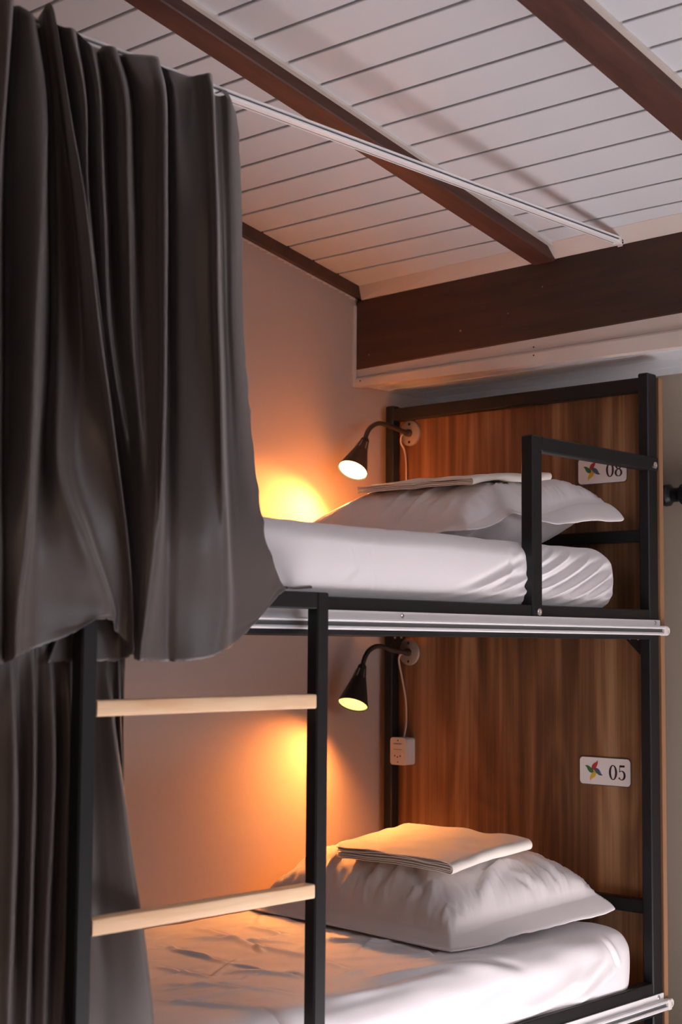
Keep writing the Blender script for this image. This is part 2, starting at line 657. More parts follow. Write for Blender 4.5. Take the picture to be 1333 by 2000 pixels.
lower_track(1.319, 1.281, 'silver grooved curtain track along the upper bunk edge')
lower_track(.396, .356, 'silver grooved curtain track along the lower bunk edge, at bottom right')

t = thing('curtain_track', (.9, -1.3, 2.262), 'long white double-groove curtain track hanging below the sloping ceiling', 'curtain rail', 'curtain tracks')
z0 = 2.264
pr = [(.889, z0 + .0145), (.889, z0), (.8925, z0), (.8925, z0 + .0035), (.8965, z0 + .0035), (.8965, z0), (.9115, z0), (.9125, z0 + .001), (.9125, z0 + .0050),
      (.9045, z0 + .0054), (.9045, z0 + .0096), (.9125, z0 + .0100), (.9125, z0 + .0135), (.9115, z0 + .0145)]
s = MB(); s.prism(pr, 'y', -3.2, -.170)
s.build('rail_profile', MT['track'], t)
s = MB(); s.box(.8926, .8964, -3.2, -.171, z0 + .0006, z0 + .0034); s.build('groove', MT['groove'], t)
s = MB(); s.box(.9046, .9085, -3.2, -.171, z0 + .0056, z0 + .0095)  # dark fillers in both channels, their shade put in as colour
s.build('groove', MT['groove'], t)
s = MB(); s.box(.887, .9135, -.170, -.152, z0 - .003, z0 + .017, .003)
s.box(.893, .908, -.152, -.1495, z0 - .006, z0 + .009, .001)
ec = s.build('end_cap', MT['plastic'], t)
for dz in (.001, .008):
    s = MB(); s.lathe([(0, .003), (.001, .0025)], (.9135, -.160, z0 - .001 + dz), (1, 0, 0), 10)
    s.build('screw', MT['black'], ec)

# ------------------------------------------------------------------ ladder (stands just outside the track)
lad = thing('bunk_ladder', (.970, -1.61, .003), 'black steel ladder with pine rungs hooked to the upper bunk', 'ladder')
XL0, XL1 = .957, .985
for (y0, y1) in ((-1.347, -1.315), (-1.894, -1.862)):
    s = MB(); s.box(XL0, XL1, y0, y1, .003, 1.349, .003)
    s.build('stile', BL, lad)
s = MB(); s.box(XL0, XL1, -1.862, -1.347, 1.318, 1.349, .002)
s.build('top_bar', BL, lad)
for y in (-1.343, -1.890):
    s = MB(); s.box(.890, .957, y, y + .024, 1.3455, 1.3485)
    s.build('hook', BL, lad)
nr = mknoise(5, 6)
for (z0, z1) in ((1.134, 1.160), (.789, .815), (.444, .470), (.110, .136)):
    ys = np.linspace(-1.861, -1.348, 26)
    P = []
    for y in ys:
        w1 = .0005 * nr(y * 4, z0); e = .0035
        x0, x1 = XL0 + .002, XL1 + w1 - .0005
        za, zb_ = z0 + .0006 * nr(y * 3, z0 + 4), z1 + .0006 * nr(y * 3, z0 + 9)
        P.append([(x0, y, za), (x1 - e, y, za), (x1 - e * .3, y, za + e * .3), (x1, y, za + e), (x1, y, zb_ - e), (x1 - e * .3, y, zb_ - e * .3), (x1 - e, y, zb_), (x0, y, zb_)])
    P = np.array(P)
    s = MB(); s.grid(P, close_v=True); s.add(P[0], [tuple(range(8))[::-1]]); s.add(P[-1], [tuple(range(8))])
    s.build('rung', MT['pine'], lad, smooth=True)


# ------------------------------------------------------------------ creases
def seg_dist(Q, a, b):
    """signed perpendicular distance and parameter of 2D points Q (...,2) to segment a-b"""
    a = np.array(a, float); b = np.array(b, float)
    d = b - a; L = np.hypot(*d); d /= L
    r = Q - a
    t = (r @ d) / L
    s_ = r[..., 0] * d[1] - r[..., 1] * d[0]
    return s_, t, L


def crease(Q, a, b, w, h, bend=0.):
    """soft fold along a-b: a rounded ridge with a sharper valley on one side"""
    s_, t, L = seg_dist(Q, a, b)
    s_ = s_ - bend * np.sin(np.clip(t, 0, 1) * math.pi)
    env = np.clip(t * 4, 0, 1) * np.clip((1 - t) * 4, 0, 1)
    env = env * env * (3 - 2 * env)
    return h * env * (np.exp(-(s_ / w) ** 2) - .75 * np.exp(-((s_ - w * 1.25) / (w * .55)) ** 2))


# ------------------------------------------------------------------ mattresses
def mattress(name, x0, x1, y0, y1, z0, ztop, r, label, side_cr, top_cr, seed, noise_amp):
    nz = mknoise(8, 5)
    nz2 = mknoise(6, 16)
    # perimeter of the cross-section (x, z), starting at the bottom left, counter-clockwise seen from +Y
    per = []
    W, H = x1 - x0, ztop - z0

    def arc(cx, cz_, a0, a1, n=14):
        for a in np.linspace(a0, a1, n, endpoint=False):
            per.append((cx + r * math.cos(a), cz_ + r * math.sin(a), math.cos(a), math.sin(a)))

    def line(p, q, nx, nz_, n):
        for t in np.linspace(0, 1, n, endpoint=False):
            per.append((p[0] + (q[0] - p[0]) * t, p[1] + (q[1] - p[1]) * t, nx, nz_))
    line((x0 + r, z0), (x1 - r, z0), 0, -1, 10)
    arc(x1 - r, z0 + r, -math.pi / 2, 0)
    line((x1, z0 + r), (x1, ztop - r), 1, 0, 44)
    arc(x1 - r, ztop - r, 0, math.pi / 2, 18)
    line((x1 - r, ztop), (x0 + r, ztop), 0, 1, 130)
    arc(x0 + r, ztop - r, math.pi / 2, math.pi, 8)
    line((x0, ztop - r), (x0, z0 + r), -1, 0, 8)
    arc(x0 + r, z0 + r, math.pi, 1.5 * math.pi, 6)
    per = np.array(per)
    R2 = .11
    ys = [y1 - R2 + R2 * math.cos(a) for a in np.linspace(0, math.pi / 2, 22)]
    ys += list(np.linspace(y1 - R2, y0 + .05, 300)[1:])
    ys += [y0 + .05 - .05 * math.sin(a) for a in np.linspace(0, math.pi / 2, 8)[1:]]
    ys = np.array(ys)
    P = np.zeros((len(ys), len(per), 3))
    cx, cz_ = (x0 + x1) / 2, (z0 + ztop) / 2
    for i, y in enumerate(ys):
        e = 0.
        if y > y1 - R2:
            e = R2 - math.sqrt(max(0, R2 ** 2 - (y - (y1 - R2)) ** 2))
        if y < y0 + .05:
            e = .05 - math.sqrt(max(0, .05 ** 2 - ((y0 + .05) - y) ** 2))
        e *= .9
        P[i, :, 0] = per[:, 0] - per[:, 2] * e
        zn = (per[:, 1] - (z0 + ztop) / 2) / ((ztop - z0) / 2)
        P[i, :, 1] = y - .030 * np.abs(zn) ** 2.5 * np.clip((y - (y1 - .16)) / .16, 0, 1) ** 1.5
        P[i, :, 2] = per[:, 1] - per[:, 3] * e * .75
    N = np.zeros_like(P)
    N[..., 0] = per[None, :, 2]; N[..., 2] = per[None, :, 3]
    # side folds act where the normal points to +X, top folds where it points up
    wS = np.clip(per[:, 2] * 1.5, 0, 1)[None, :] * np.ones((len(ys), 1))
    wT = np.clip(per[:, 3] * 1.5, 0, 1)[None, :] * np.ones((len(ys), 1))
    QS = P[..., [1, 2]]
    # unroll so that folds run over the rounded edge
    QT = np.stack([P[..., 1], P[..., 0]], -1)
    d = np.zeros(P.shape[:2])
    for c in side_cr:
        d += wS * crease(QS, *c)
    d *= np.clip((y1 - .012 - P[..., 1]) / .07, 0, 1) ** .7
    d = np.where(d > .008, .008 + (d - .008) * .1, d)
    for c in top_cr:
        d += 1.05 * wT * crease(QT, *c)
    d += noise_amp * (.7 * nz(P[..., 0] * 2.0, P[..., 1] * 1.5, P[..., 2] * 2) * (wT * .9 + wS * .35) + .24 * nz2(P[..., 0] * 2.2, P[..., 1], P[..., 2]) * (wT + .3 * wS))
    low = np.clip((P[..., 2] - z0 - .012) / .04, 0, 1)
    P += N * (np.where(wS > 0, d * low, d))[..., None]
    # belly of the mattress side
    belly = .008 * np.sin(np.clip((P[..., 2] - z0) / (ztop - z0), 0, 1) * math.pi)
    P[..., 0] += belly * np.clip(per[:, 2], 0, 1)[None, :]
    P[..., 2] = np.maximum(P[..., 2], z0)
    P[..., 0] = np.where(P[..., 2] < z0 + .03, np.minimum(P[..., 0], .913), P[..., 0])
    s = MB(); s.grid(P, close_v=True)
    m = len(per)
    s.add(P[0], [tuple(range(m))]); s.add(P[-1], [tuple(range(m))[::-1]])
    o = s.build(name, MT['sheet'], smooth='all', origin=(cx, (y0 + y1) / 2, z0))
    return tag(o, label, 'mattress', 'mattresses of the bunk bed')


def sc(px0, py0, px1, py1, w, h, bend=0., X=.90):
    a = at(px0, py0, 'x', X); b = at(px1, py1, 'x', X)
    return ((a[1], a[2]), (b[1], b[2]), w, h, bend)


def tcr(px0, py0, px1, py1, w, h, bend=0., Z=.565):
    a = at(px0, py0, 'z', Z); b = at(px1, py1, 'z', Z)
    return ((a[1], a[0]), (b[1], b[0]), w, h, bend)


upcr = [sc(790, 1190, 1040, 1080, .010, -.0070, .012), sc(850, 1192, 1045, 1112, .009, -.0090, .006), sc(905, 1194, 1050, 1135, .010, -.0110, .004),
        sc(960, 1196, 1060, 1152, .008, -.009), sc(1010, 1066, 1000, 1110, .014, -.004, .004), sc(1030, 1085, 990, 1150, .014, -.005, .006),
        sc(1040, 1150, 1165, 1070, .008, -.012, .010), sc(1040, 1175, 1190, 1082, .008, -.014, .010), sc(1055, 1195, 1205, 1100, .009, -.015, .008),
        sc(1085, 1200, 1212, 1120, .007, -.013, .008), sc(1115, 1202, 1215, 1145, .007, -.011, .006), sc(1045, 1120, 1125, 1066, .007, -.009, .006), sc(1050, 1098, 1095, 1064, .006, -.006),
        sc(725, 1060, 735, 1180, .004, -.0024), sc(690, 1060, 700, 1120, .005, -.0016), sc(1150, 1190, 1215, 1166, .006, -.006), sc(640, 1175, 700, 1100, .012, -.0015)]
mattress('mattress', .040, .894, -1.935, -.122, 1.336, 1.494, .040, 'mattress in a white fitted sheet on the upper bunk', upcr, [], 1, .004)
locr_s = [sc(1000, 1985, 1150, 1890, .020, .008, .02, .91), sc(1080, 1960, 1190, 1860, .016, .008, .02, .91), sc(1130, 1960, 1205, 1880, .012, .006, .01, .91),
          sc(1195, 1830, 1215, 1890, .008, .005, 0, .91), sc(900, 2010, 1010, 1930, .018, .004, 0, .91)]
rr = random.Random(5)
locr_t = [tcr(640, 1905, 1000, 1865, .012, .0060, .01), tcr(640, 1930, 1100, 1858, .012, .0070, .01), tcr(650, 1880, 880, 1872, .014, .006, .012),
          tcr(640, 1855, 800, 1850, .012, .005), tcr(430, 1905, 600, 1920, .010, .006, .008), tcr(300, 1925, 600, 1950, .012, .005),
          tcr(330, 1860, 420, 1880, .007, .006), tcr(300, 1850, 460, 1895, .010, .005, .01), tcr(350, 1840, 600, 1850, .012, .006, .01),
          tcr(300, 1960, 610, 1990, .010, .005), tcr(450, 1890, 520, 1905, .006, .007), tcr(480, 1815, 560, 1835, .012, .006),
          tcr(520, 1790, 640, 1830, .010, .005, .01), tcr(380, 1815, 520, 1860, .014, .006, -.01), tcr(560, 1905, 640, 1930, .006, .007),
          tcr(760, 1850, 860, 1880, .010, .006), tcr(640, 1950, 900, 1890, .009, .005), tcr(460, 1850, 700, 1905, .012, .006, .012),
          tcr(300, 1890, 420, 1915, .008, .005), tcr(640, 1965, 780, 1930, .009, .005)]
for k in range(34):
    x = rr.uniform(.15, .80); y = rr.uniform(-1.6, -.55); a = rr.uniform(-.9, .5); L = rr.uniform(.08, .25)
    locr_t.append(((y, x), (y + L * math.cos(a), x + L * math.sin(a)), rr.uniform(.006, .012), rr.uniform(.002, .0045), rr.uniform(-.012, .012)))
mattress('mattress', .040, .898, -1.935, -.066, .377, .572, .058, 'mattress in a rumpled white fitted sheet on the lower bunk', locr_s, locr_t, 2, .006)


# ------------------------------------------------------------------ pillows
def pillow(origin, rot, A, B, H, label, ground, pose, seed, wr=.006, flange=.042, creases=(), ft=.66, fb=.34, droop=.030, kd=.5):
    """A, B half sizes (with flange); pose(a, b) lifts the middle surface"""
    nu, nv = 150, 130
    u = np.linspace(-1, 1, nu); v = np.linspace(-1, 1, nv)
    U, V = np.meshgrid(u, v, indexing='ij')
    nz = mknoise(8, 9); nz2 = mknoise(7, 26)
    co = .013 * (np.abs(U) * np.abs(V)) ** 9
    a = U * A * (1 - .030 * (1 - V ** 2) * np.abs(U) ** 2) - np.sign(U) * co
    b = V * B * (1 - .050 * (1 - U ** 2) * np.abs(V) ** 2) - np.sign(V) * co
    sa = np.clip(np.abs(U) * A / (A - flange), 0, 1); sb = np.clip(np.abs(V) * B / (B - flange), 0, 1)
    body = np.clip(1 - sa ** 3.4, 0, 1) ** .48 * np.clip(1 - sb ** 3.2, 0, 1) ** .48
    ex = np.maximum(np.clip((np.abs(U) * A - (A - flange)) / flange, 0, 1), np.clip((np.abs(V) * B - (B - flange)) / flange, 0, 1))
    es = np.minimum((1 - sa) * A, (1 - sb) * B)
    near = np.exp(-(es / .06)) * np.clip(es / .012, 0, 1)
    fold = np.sin(V * B * 95 + 3 * nz(U, V * 2)) * (sa > sb) + np.sin(U * A * 85 + 3 * nz(U * 2, V)) * (sa <= sb)
    wrk = wr * (.60 * fold * near + .45 * nz(a * 1.5, b * 1.5, seed) * body + .16 * nz2(a, b, seed) * body)
    Q = np.stack([a, b], -1)
    cr = np.zeros_like(a)
    for c in creases:
        cr += crease(Q, *c)
    mid = pose(a, b) - droop * ex ** .9 * (1 + kd * np.clip((a - (A - flange)) / flange, 0, 1) * np.clip((b + .05) / .15, 0, 1)) + .003 * nz(a * 1.6, b * 1.6, 3.) * ex
    top = mid + H * body * ft + wrk + cr * np.clip(body * 2.5, 0, 1) + .0016
    bot = mid - H * body * fb + wrk * .5 - .0016
    c_, s_ = math.cos(rot), math.sin(rot)

    def w(a, b, z):
        return np.stack([origin[0] + a * c_ - b * s_, origin[1] + a * s_ + b * c_, z], -1)
    bot = np.maximum(bot, ground)
    top = np.maximum(top, bot + .003)
    s = MB()
    s.grid(w(a, b, top)[:, ::-1]); s.grid(w(a, b, bot))
    # rim strip joining both faces
    idx = [(i, 0) for i in range(nu)] + [(nu - 1, j) for j in range(1, nv)] + [(i, nv - 1) for i in range(nu - 2, -1, -1)] + [(0, j) for j in range(nv - 2, 0, -1)]
    T = w(a, b, top); Bt = w(a, b, bot)
    s.grid(np.array([[T[i], Bt[i]] for i in idx]), close_u=True)
    o = s.build('pillow', MT['pillow'], smooth='all', origin=(origin[0], origin[1], ground))
    wd = o.modifiers.new('weld', 'WELD'); wd.merge_threshold = .0002
    TT = w(a, b, top).reshape(-1, 3)

    def height(x, y):
        d = (TT[:, 0] - x) ** 2 + (TT[:, 1] - y) ** 2
        k = np.argpartition(d, 12)[:12]
        return float(TT[k, 2].max())
    return tag(o, label, 'pillow', 'pillows on the bunks'), height


def pose_lo(a, b):
    return .624 + .020 * np.clip(b / .30, -1, 1) + .006 * np.clip((a - .10) / .26, 0, 1) ** 2 - .010 * np.clip((-b - .1) / .2, 0, 1) * np.clip((a - .2) / .15, 0, 1)


pcr = [((-.10, -.05), (-.12, -.24), .022, .018, .02), ((.02, 0.), (.03, -.25), .020, .018, -.015), ((.16, .02), (.10, -.25), .020, .016, .02),
       ((.24, .08), (.33, -.15), .018, .014, .02), ((-.22, 0), (-.27, -.22), .018, .010, .01), ((.20, .12), (.34, .16), .014, .008), ((.10, -.10), (.26, -.23), .015, .008, .01), ((.27, .0), (.34, .10), .012, .007)]
_, ph_lo = pillow((.462, -.378), -.10, .378, .305, .195, 'plump white pillow with a stitched border on the lower bunk', .577, pose_lo, 1, .010, .044, pcr, .66, .34, .036, .25)


def pose_up(a, b):
    side = np.clip((a - .18) / .12, 0, 1)
    near = np.clip((-b - .10) / .16, 0, 1)
    wave = .020 * np.exp(-((b + .14) / .05) ** 2) - .010 * np.exp(-((b - .02) / .07) ** 2)
    return 1.560 + .018 * np.clip(b / .3, -1, 1) + .012 * side + .026 * side * np.clip((b + .05) / .2, 0, 1) - .034 * near * (1 - .2 * side) + wave * side - .020 * np.clip((-a - .1) / .2, 0, 1)


pcr2 = [((-.10, -.08), (-.14, -.26), .016, .007, .01), ((.02, -.02), (.05, -.26), .014, .008, -.01), ((.20, .0), (.12, -.26), .012, .010, .02),
        ((.25, .05), (.33, -.15), .012, .008, .01), ((.2, .1), (.35, .14), .012, .007), ((.25, -.05), (.35, .05), .012, .006)]
_, ph_up = pillow((.475, -.350), -.10, .386, .300, .170, 'white pillow with a raised corner on the upper bunk', 1.498, pose_up, 5, .007, .044, pcr2, .58, .46, .015, 2.4)


# ------------------------------------------------------------------ folded sheets on the pillows
def folded(corners, label, H, ph, soft):
    """corners: left, near, right, back (3D).  Section (folds) lies along left-near, extruded towards right/back."""
    Lc, Nc, Rc, Bc = [np.array(c, float) for c in corners]
    nz = mknoise(6, 5)
    t = .0020
    paths = []

    def cpath(x0, x1, z0, z1, n=34):
        r = (z1 - z0) / 2
        pts = [(x, z1) for x in np.linspace(x0, x1 - r, n)]
        pts += [(x1 - r + r * math.cos(a), z0 + r + r * math.sin(a)) for a in np.linspace(math.pi / 2, -math.pi / 2, 9)[1:-1]]
        pts += [(x, z0) for x in np.linspace(x1 - r, x0 + .004, n)]
        return pts
    LL = np.linalg.norm(Nc - Lc)
    k = 3
    # the sheet rests on the pillow: follow it partly, never cut into it
    g = 9
    Z = np.zeros((g, g))
    for i, uu in enumerate(np.linspace(0, 1, g)):
        for j, vv in enumerate(np.linspace(0, 1, g)):
            p = (1 - vv) * ((1 - uu) * Lc + uu * Nc) + vv * ((1 - uu) * Bc + uu * Rc)
            Z[i, j] = ph(p[0], p[1]) - p[2]
    Z = Z * soft
    rest_ = max(0., float(np.percentile(Z / soft * (1 - soft), 85)))

    def sag(u, v):
        x = np.clip(u, 0, 1) * (g - 1); i = np.minimum(x.astype(int), g - 2); f = x - i
        y = v * (g - 1); j = min(int(y), g - 2); h = y - j
        return rest_ + (Z[i, j] * (1 - f) + Z[i + 1, j] * f) * (1 - h) + (Z[i, j + 1] * (1 - f) + Z[i + 1, j + 1] * f) * h
    s = MB()
    for q in range(k):
        e = H * .5 * q / k
        P2 = np.array(cpath(.004 * (q % 2) + .002 * q, LL - .003 * q, 0 + e + t * .5, H - e - t * .5))
        # thickness by offsetting along the 2D normal
        d = np.gradient(P2, axis=0); d /= np.linalg.norm(d, axis=1)[:, None] + 1e-9
        nrm = np.stack([-d[:, 1], d[:, 0]], 1)
        ring = np.vstack([P2 + nrm * t / 2, (P2 - nrm * t / 2)[::-1]])
        m = len(ring)
        vs = np.linspace(0, 1, 40)
        G = np.zeros((len(vs), m, 3))
        for i, v in enumerate(vs):
            u = ring[:, 0] / LL
            base = (1 - v) * ((1 - u)[:, None] * Lc + u[:, None] * Nc) + v * ((1 - u)[:, None] * Bc + u[:, None] * Rc)
            z = ring[:, 1] * (1 + .12 * nz(u * 1.5, v * 1.5 + q)) + sag(u, v) + .0012 * nz(u * 2, v * 2)
            base[:, 2] += z
            # slight unevenness of the free edges
            off = .0012 * nz(u * 2.5 + q, 5.) * (1 - v) ** 6
            base += off[:, None] * (Lc - Bc) / np.linalg.norm(Lc - Bc)
            G[i] = base
        s.grid(G, close_v=True)
        s.add(G[0], [tuple(range(m))]) if False else None
        half = m // 2
        for gg, fl in ((G[0], False), (G[-1], True)):
            F = [(i, i + 1, m - 2 - i, m - 1 - i) for i in range(half - 1)]
            if fl: F = [f[::-1] for f in F]
            s.add(gg, F)
    zmin = float(min(c[2] for c in corners))
    c = (Lc + Rc) / 2
    o = s.build('folded_sheet', MT['folded'], smooth=True, origin=(c[0], c[1], zmin))
    return tag(o, label, 'folded sheet', 'folded sheets on the pillows')


Lc = at(657, 1664, 'z', .742); Nc = at(885, 1700, 'z', .735); Rc = at(1040, 1652, 'z', .768)
folded([Lc, Nc, Rc, Lc + (Rc - Nc) * .9], 'cream folded bed sheet lying on the lower bunk pillow', .026, ph_lo, .25)
Lc = at(697, 960, 'x', .33); Nc = at(925, 937, 'x', .76); Rc = at(1078, 930, 'x', .80)
folded([Lc, Nc, Rc, Lc + (Rc - Nc) * .9], 'cream folded bed sheet lying on the upper bunk pillow', .016, ph_up, .3)


# ------------------------------------------------------------------ reading lamps
def lamp(z, arm, neck, mouth, axis, label, bulb, energy, cordpts, cone_len=.094):
    GR = 'reading lamps on the headboard'
    C0 = Vector((.0915, 0, z))
    t = thing('reading_lamp', (C0.x, 0, z), label, 'lamp', GR)
    s = MB(); s.lathe([(.0005, .0375), (.004, .0375), (.0065, .0362), (.0075, .034)], C0, (0, -1, 0), 40)
    pl = s.build('wall_plate', MT['plate'], t, smooth=True)
    for dz in (.0265, -.0265):
        s = MB(); s.lathe([(0, .0042), (.0012, .0040), (.0014, .0020)], C0 + Vector((0, -.0072, dz)), (0, -1, 0), 14)
        s.build('screw', MT['black'], pl)
    s = MB(); s.lathe([(0, .012), (.008, .0115), (.016, .0088)], C0 + Vector((0, -.0072, 0)), (0, -1, 0), 20)
    s.build('arm_collar', MT['bronze'], t, smooth=True)
    pts = catmull(arm, 12)
    # ribbed gooseneck
    n = len(pts)
    rr_ = [.0066 + (.0005 if i % 2 else 0) for i in range(n)]
    s = MB(); s.tube(pts, rr_, 14)
    s.build('gooseneck', MT['bronze'], t, smooth='all')
    ax = Vector(axis).normalized()
    nk = Vector(arm[-1])
    L = cone_len
    s = MB(); s.lathe([(-.006, .0085), (0, .0125), (.012, .0135), (.030, .0165), (.032, .0150)], nk, ax, 24)
    s.build('lamp_holder', MT['bronze'], t, smooth=True)
    for k in range(6):
        an = k * math.pi / 3
        a_ = ax.orthogonal().normalized(); b_2 = ax.cross(a_)
        d = a_ * math.cos(an) + b_2 * math.sin(an)
        s = MB(); s.tube([nk + ax * .012 + d * .0140, nk + ax * .034 + d * .0185, nk + ax * .040 + d * .0185], .0017, 6)
        s.build('clip', MT['plate'], t)
    R = .0435
    prof = [(.030, .0165), (.036, .0190), (.050, .0235), (.050 + (L - .03) * .5, .0335), (.020 + L, R), (.0205 + L, R - .0012), (.05 + (L - .03) * .5, .0322), (.050, .0222), (.036, .0175)]
    s = MB(); s.lathe(prof, nk, ax, 40, cap=False)
    sh = s.build('lamp_shade', MT['bronze'], t, smooth=True)
    s = MB(); s.lathe([(.0202 + L - .004, R - .0030), (.0202 + L - .0045, R - .010), (.0202 + L + .003, R * .55), (.0202 + L + .006, R * .25), (.0202 + L + .0065, .001)], nk, ax, 36)
    s.build('bulb', MT[bulb], t, smooth='all')
    # light from the bulb
    ld = bpy.data.lights.new('lamp_light', 'SPOT')
    ld.energy = energy
    ld.color = (1, .32, .07)
    ld.spot_size = math.radians(156)
    ld.spot_blend = 1
    ld.shadow_soft_size = .022
    lo = bpy.data.objects.new('lamp_light', ld)
    col.objects.link(lo)
    lo.location = nk + ax * (.0202 + L + .032)
    lo.rotation_euler = (-ax).to_track_quat('Z', 'Y').to_euler()
    lo.parent = t
    lo.matrix_parent_inverse = Matrix.Translation(t.location).inverted()
    s = MB(); s.tube(catmull(cordpts, 10), .0026, 8)
    s.build('cord', MT['cord'], t, smooth='all')
    return t


zA, zB = 1.869, 1.230
AX = Vector((.10, -.58, -.84))
armA = [(.0915, -.020, zA), (.0915, -.075, 1.877), (.0915, -.120, 1.883), (.0915, -.150, 1.881), (.0915, -.180, 1.866), (.0915, -.196, 1.846), (.0915, -.203, 1.828)]
lamp(zA, armA, None, None, AX, 'upper bunk reading lamp with bright bulb and dark bronze cone shade', 'bulb', 56.0,
     [(.0815, -.024, zA - .004), (.074, -.024, zA - .012), (.071, -.020, zA - .030), (.077, -.012, zA - .05), (.079, -.006, zA - .09), (.0795, -.005, zA - .20), (.080, -.005, zA - .26)])
armB = [(.0915, -.020, zB), (.0915, -.075, 1.235), (.0915, -.115, 1.2445), (.0915, -.150, 1.246), (.0915, -.180, 1.234), (.0915, -.198, 1.214), (.0915, -.208, 1.190)]
lamp(zB, armB, None, None, Vector((.13, -.47, -.87)), 'lower bunk reading lamp with dimmer yellow bulb, above the socket box', 'bulb_dim', 30.0,
     [(.0815, -.024, zB - .004), (.072, -.024, zB - .012), (.069, -.022, zB - .030), (.075, -.014, zB - .08), (.083, -.008, zB - .14), (.087, -.010, zB - .20), (.084, -.016, .9865)], .100)

# ------------------------------------------------------------------ socket box
t = thing('socket_box', (.083, 0, .909), 'white surface-mounted switch and socket box beside the lower left post', 'power outlet')
s = MB()


def rrect(x0, x1, z0, z1, r, n=6):
    out = []
    for (cx, c2, a0) in ((x1 - r, z1 - r, 0), (x0 + r, z1 - r, 90), (x0 + r, z0 + r, 180), (x1 - r, z0 + r, 270)):
        for a in np.linspace(math.radians(a0), math.radians(a0 + 90), n):
            out.append((cx + r * math.cos(a), c2 + r * math.sin(a)))
    return out


def slab(prof, y0, y1):
    """profile in x, z extruded from y0 (front) to y1"""
    m = MB(); m.prism(prof[::-1], 'y', y0, y1)
    return m


slab(rrect(.0530, .112, .909, .986, .008), -.034, -.0005).build('back_box', MT['plastic'], t, smooth=True)
fp = slab(rrect(.0535, .1115, .9085, .9865, .009), -.041, -.0345).build('face_plate', MT['plastic'], t, smooth=True)
for z in (.978, .917):
    s = MB(); s.lathe([(0, .0024), (.0008, .0022)], (.082, -.041, z), (0, -1, 0), 10); s.build('screw', MT['groove'], fp)
slab(rrect(.066, .096, .955, .967, .002), -.0445, -.041).build('switch', MT['signwhite'], fp, smooth=True)
s = MB(); s.box(.066, .096, -.0415, -.041, .9680, .9692); s.box(.066, .096, -.0415, -.041, .9520, .9532)
s.build('slot_line', MT['groove'], fp)
slab(rrect(.064, .100, .925, .944, .009), -.0425, -.041).build('socket', MT['plastic'], fp, smooth=True)
for dx in (-.010, 0, .010):
    s = MB(); s.lathe([(0, .0022), (.0006, .0022)], (.082 + dx, -.0425, .9345 + (.0 if dx else -.003)), (0, -1, 0), 10)
    s.build('pin_hole', MT['ink'], fp)


# ------------------------------------------------------------------ number signs
def stroke(pts, ws, y, th=.0004, bold=1.25):
    """flat stroke of varying width in the x-z plane"""
    P = np.array(pts, float); n = len(P)
    d = np.gradient(P, axis=0); d /= np.linalg.norm(d, axis=1)[:, None] + 1e-9
    nr_ = np.stack([-d[:, 1], d[:, 0]], 1)
    W = np.array(ws, float)[:, None] / 2 * bold
    A = P + nr_ * W; B = P - nr_ * W
    s = MB()
    G = np.zeros((n, 4, 3))
    G[:, 0, 0], G[:, 0, 2] = A.T; G[:, 1, 0], G[:, 1, 2] = B.T
    G[:, 2, 0], G[:, 2, 2] = B.T; G[:, 3, 0], G[:, 3, 2] = A.T
    G[:, :2, 1] = y - th; G[:, 2:, 1] = y
    s.grid(G, close_v=True)
    s.add(G[0], [(3, 2, 1, 0)]); s.add(G[-1], [(0, 1, 2, 3)])
    return s


def digit(ch, cx, cz_, h, y):
    k = h
    if ch == '0':
        a = np.linspace(0, 2 * math.pi, 49)
        pts = [(cx + .235 * k * math.cos(q), cz_ + .465 * k * math.sin(q)) for q in a]
        ws = [k * (.045 + .085 * abs(math.cos(q)) ** 1.5) for q in a]
        return stroke(pts, ws, y)
    if ch == '8':
        a = np.linspace(0, 2 * math.pi, 41)
        s = stroke([(cx + .185 * k * math.cos(q), cz_ + .25 * k + .215 * k * math.sin(q)) for q in a], [k * (.04 + .075 * abs(math.cos(q)) ** 1.5) for q in a], y)
        s2 = stroke([(cx + .225 * k * math.cos(q), cz_ - .23 * k + .240 * k * math.sin(q)) for q in a], [k * (.04 + .085 * abs(math.cos(q)) ** 1.5) for q in a], y)
        s.add(s2.v, s2.f)
        return s
    if ch == '5':
        s = stroke([(cx - .16 * k, cz_ + .44 * k), (cx, cz_ + .435 * k), (cx + .21 * k, cz_ + .45 * k)], [k * .11, k * .10, k * .10], y)
        s2 = stroke([(cx - .16 * k, cz_ + .48 * k), (cx - .175 * k, cz_ + .2 * k), (cx - .185 * k, cz_ + .04 * k)], [k * .04] * 3, y)
        s.add(s2.v, s2.f)
        pts = [(cx - .185 * k, cz_ + .06 * k)]
        a = np.linspace(math.radians(125), math.radians(-150), 32)
        pts += [(cx - .03 * k + .235 * k * math.cos(q), cz_ - .16 * k + .29 * k * math.sin(q)) for q in a]
        ws = [k * .03] + [k * (.045 + .085 * max(0, math.cos(q)) ** 1.2) for q in a]
        ws[-1] = k * .10; ws[-2] = k * .10; ws[-3] = k * .08
        s3 = stroke(pts, ws, y)
        s.add(s3.v, s3.f)
        return s


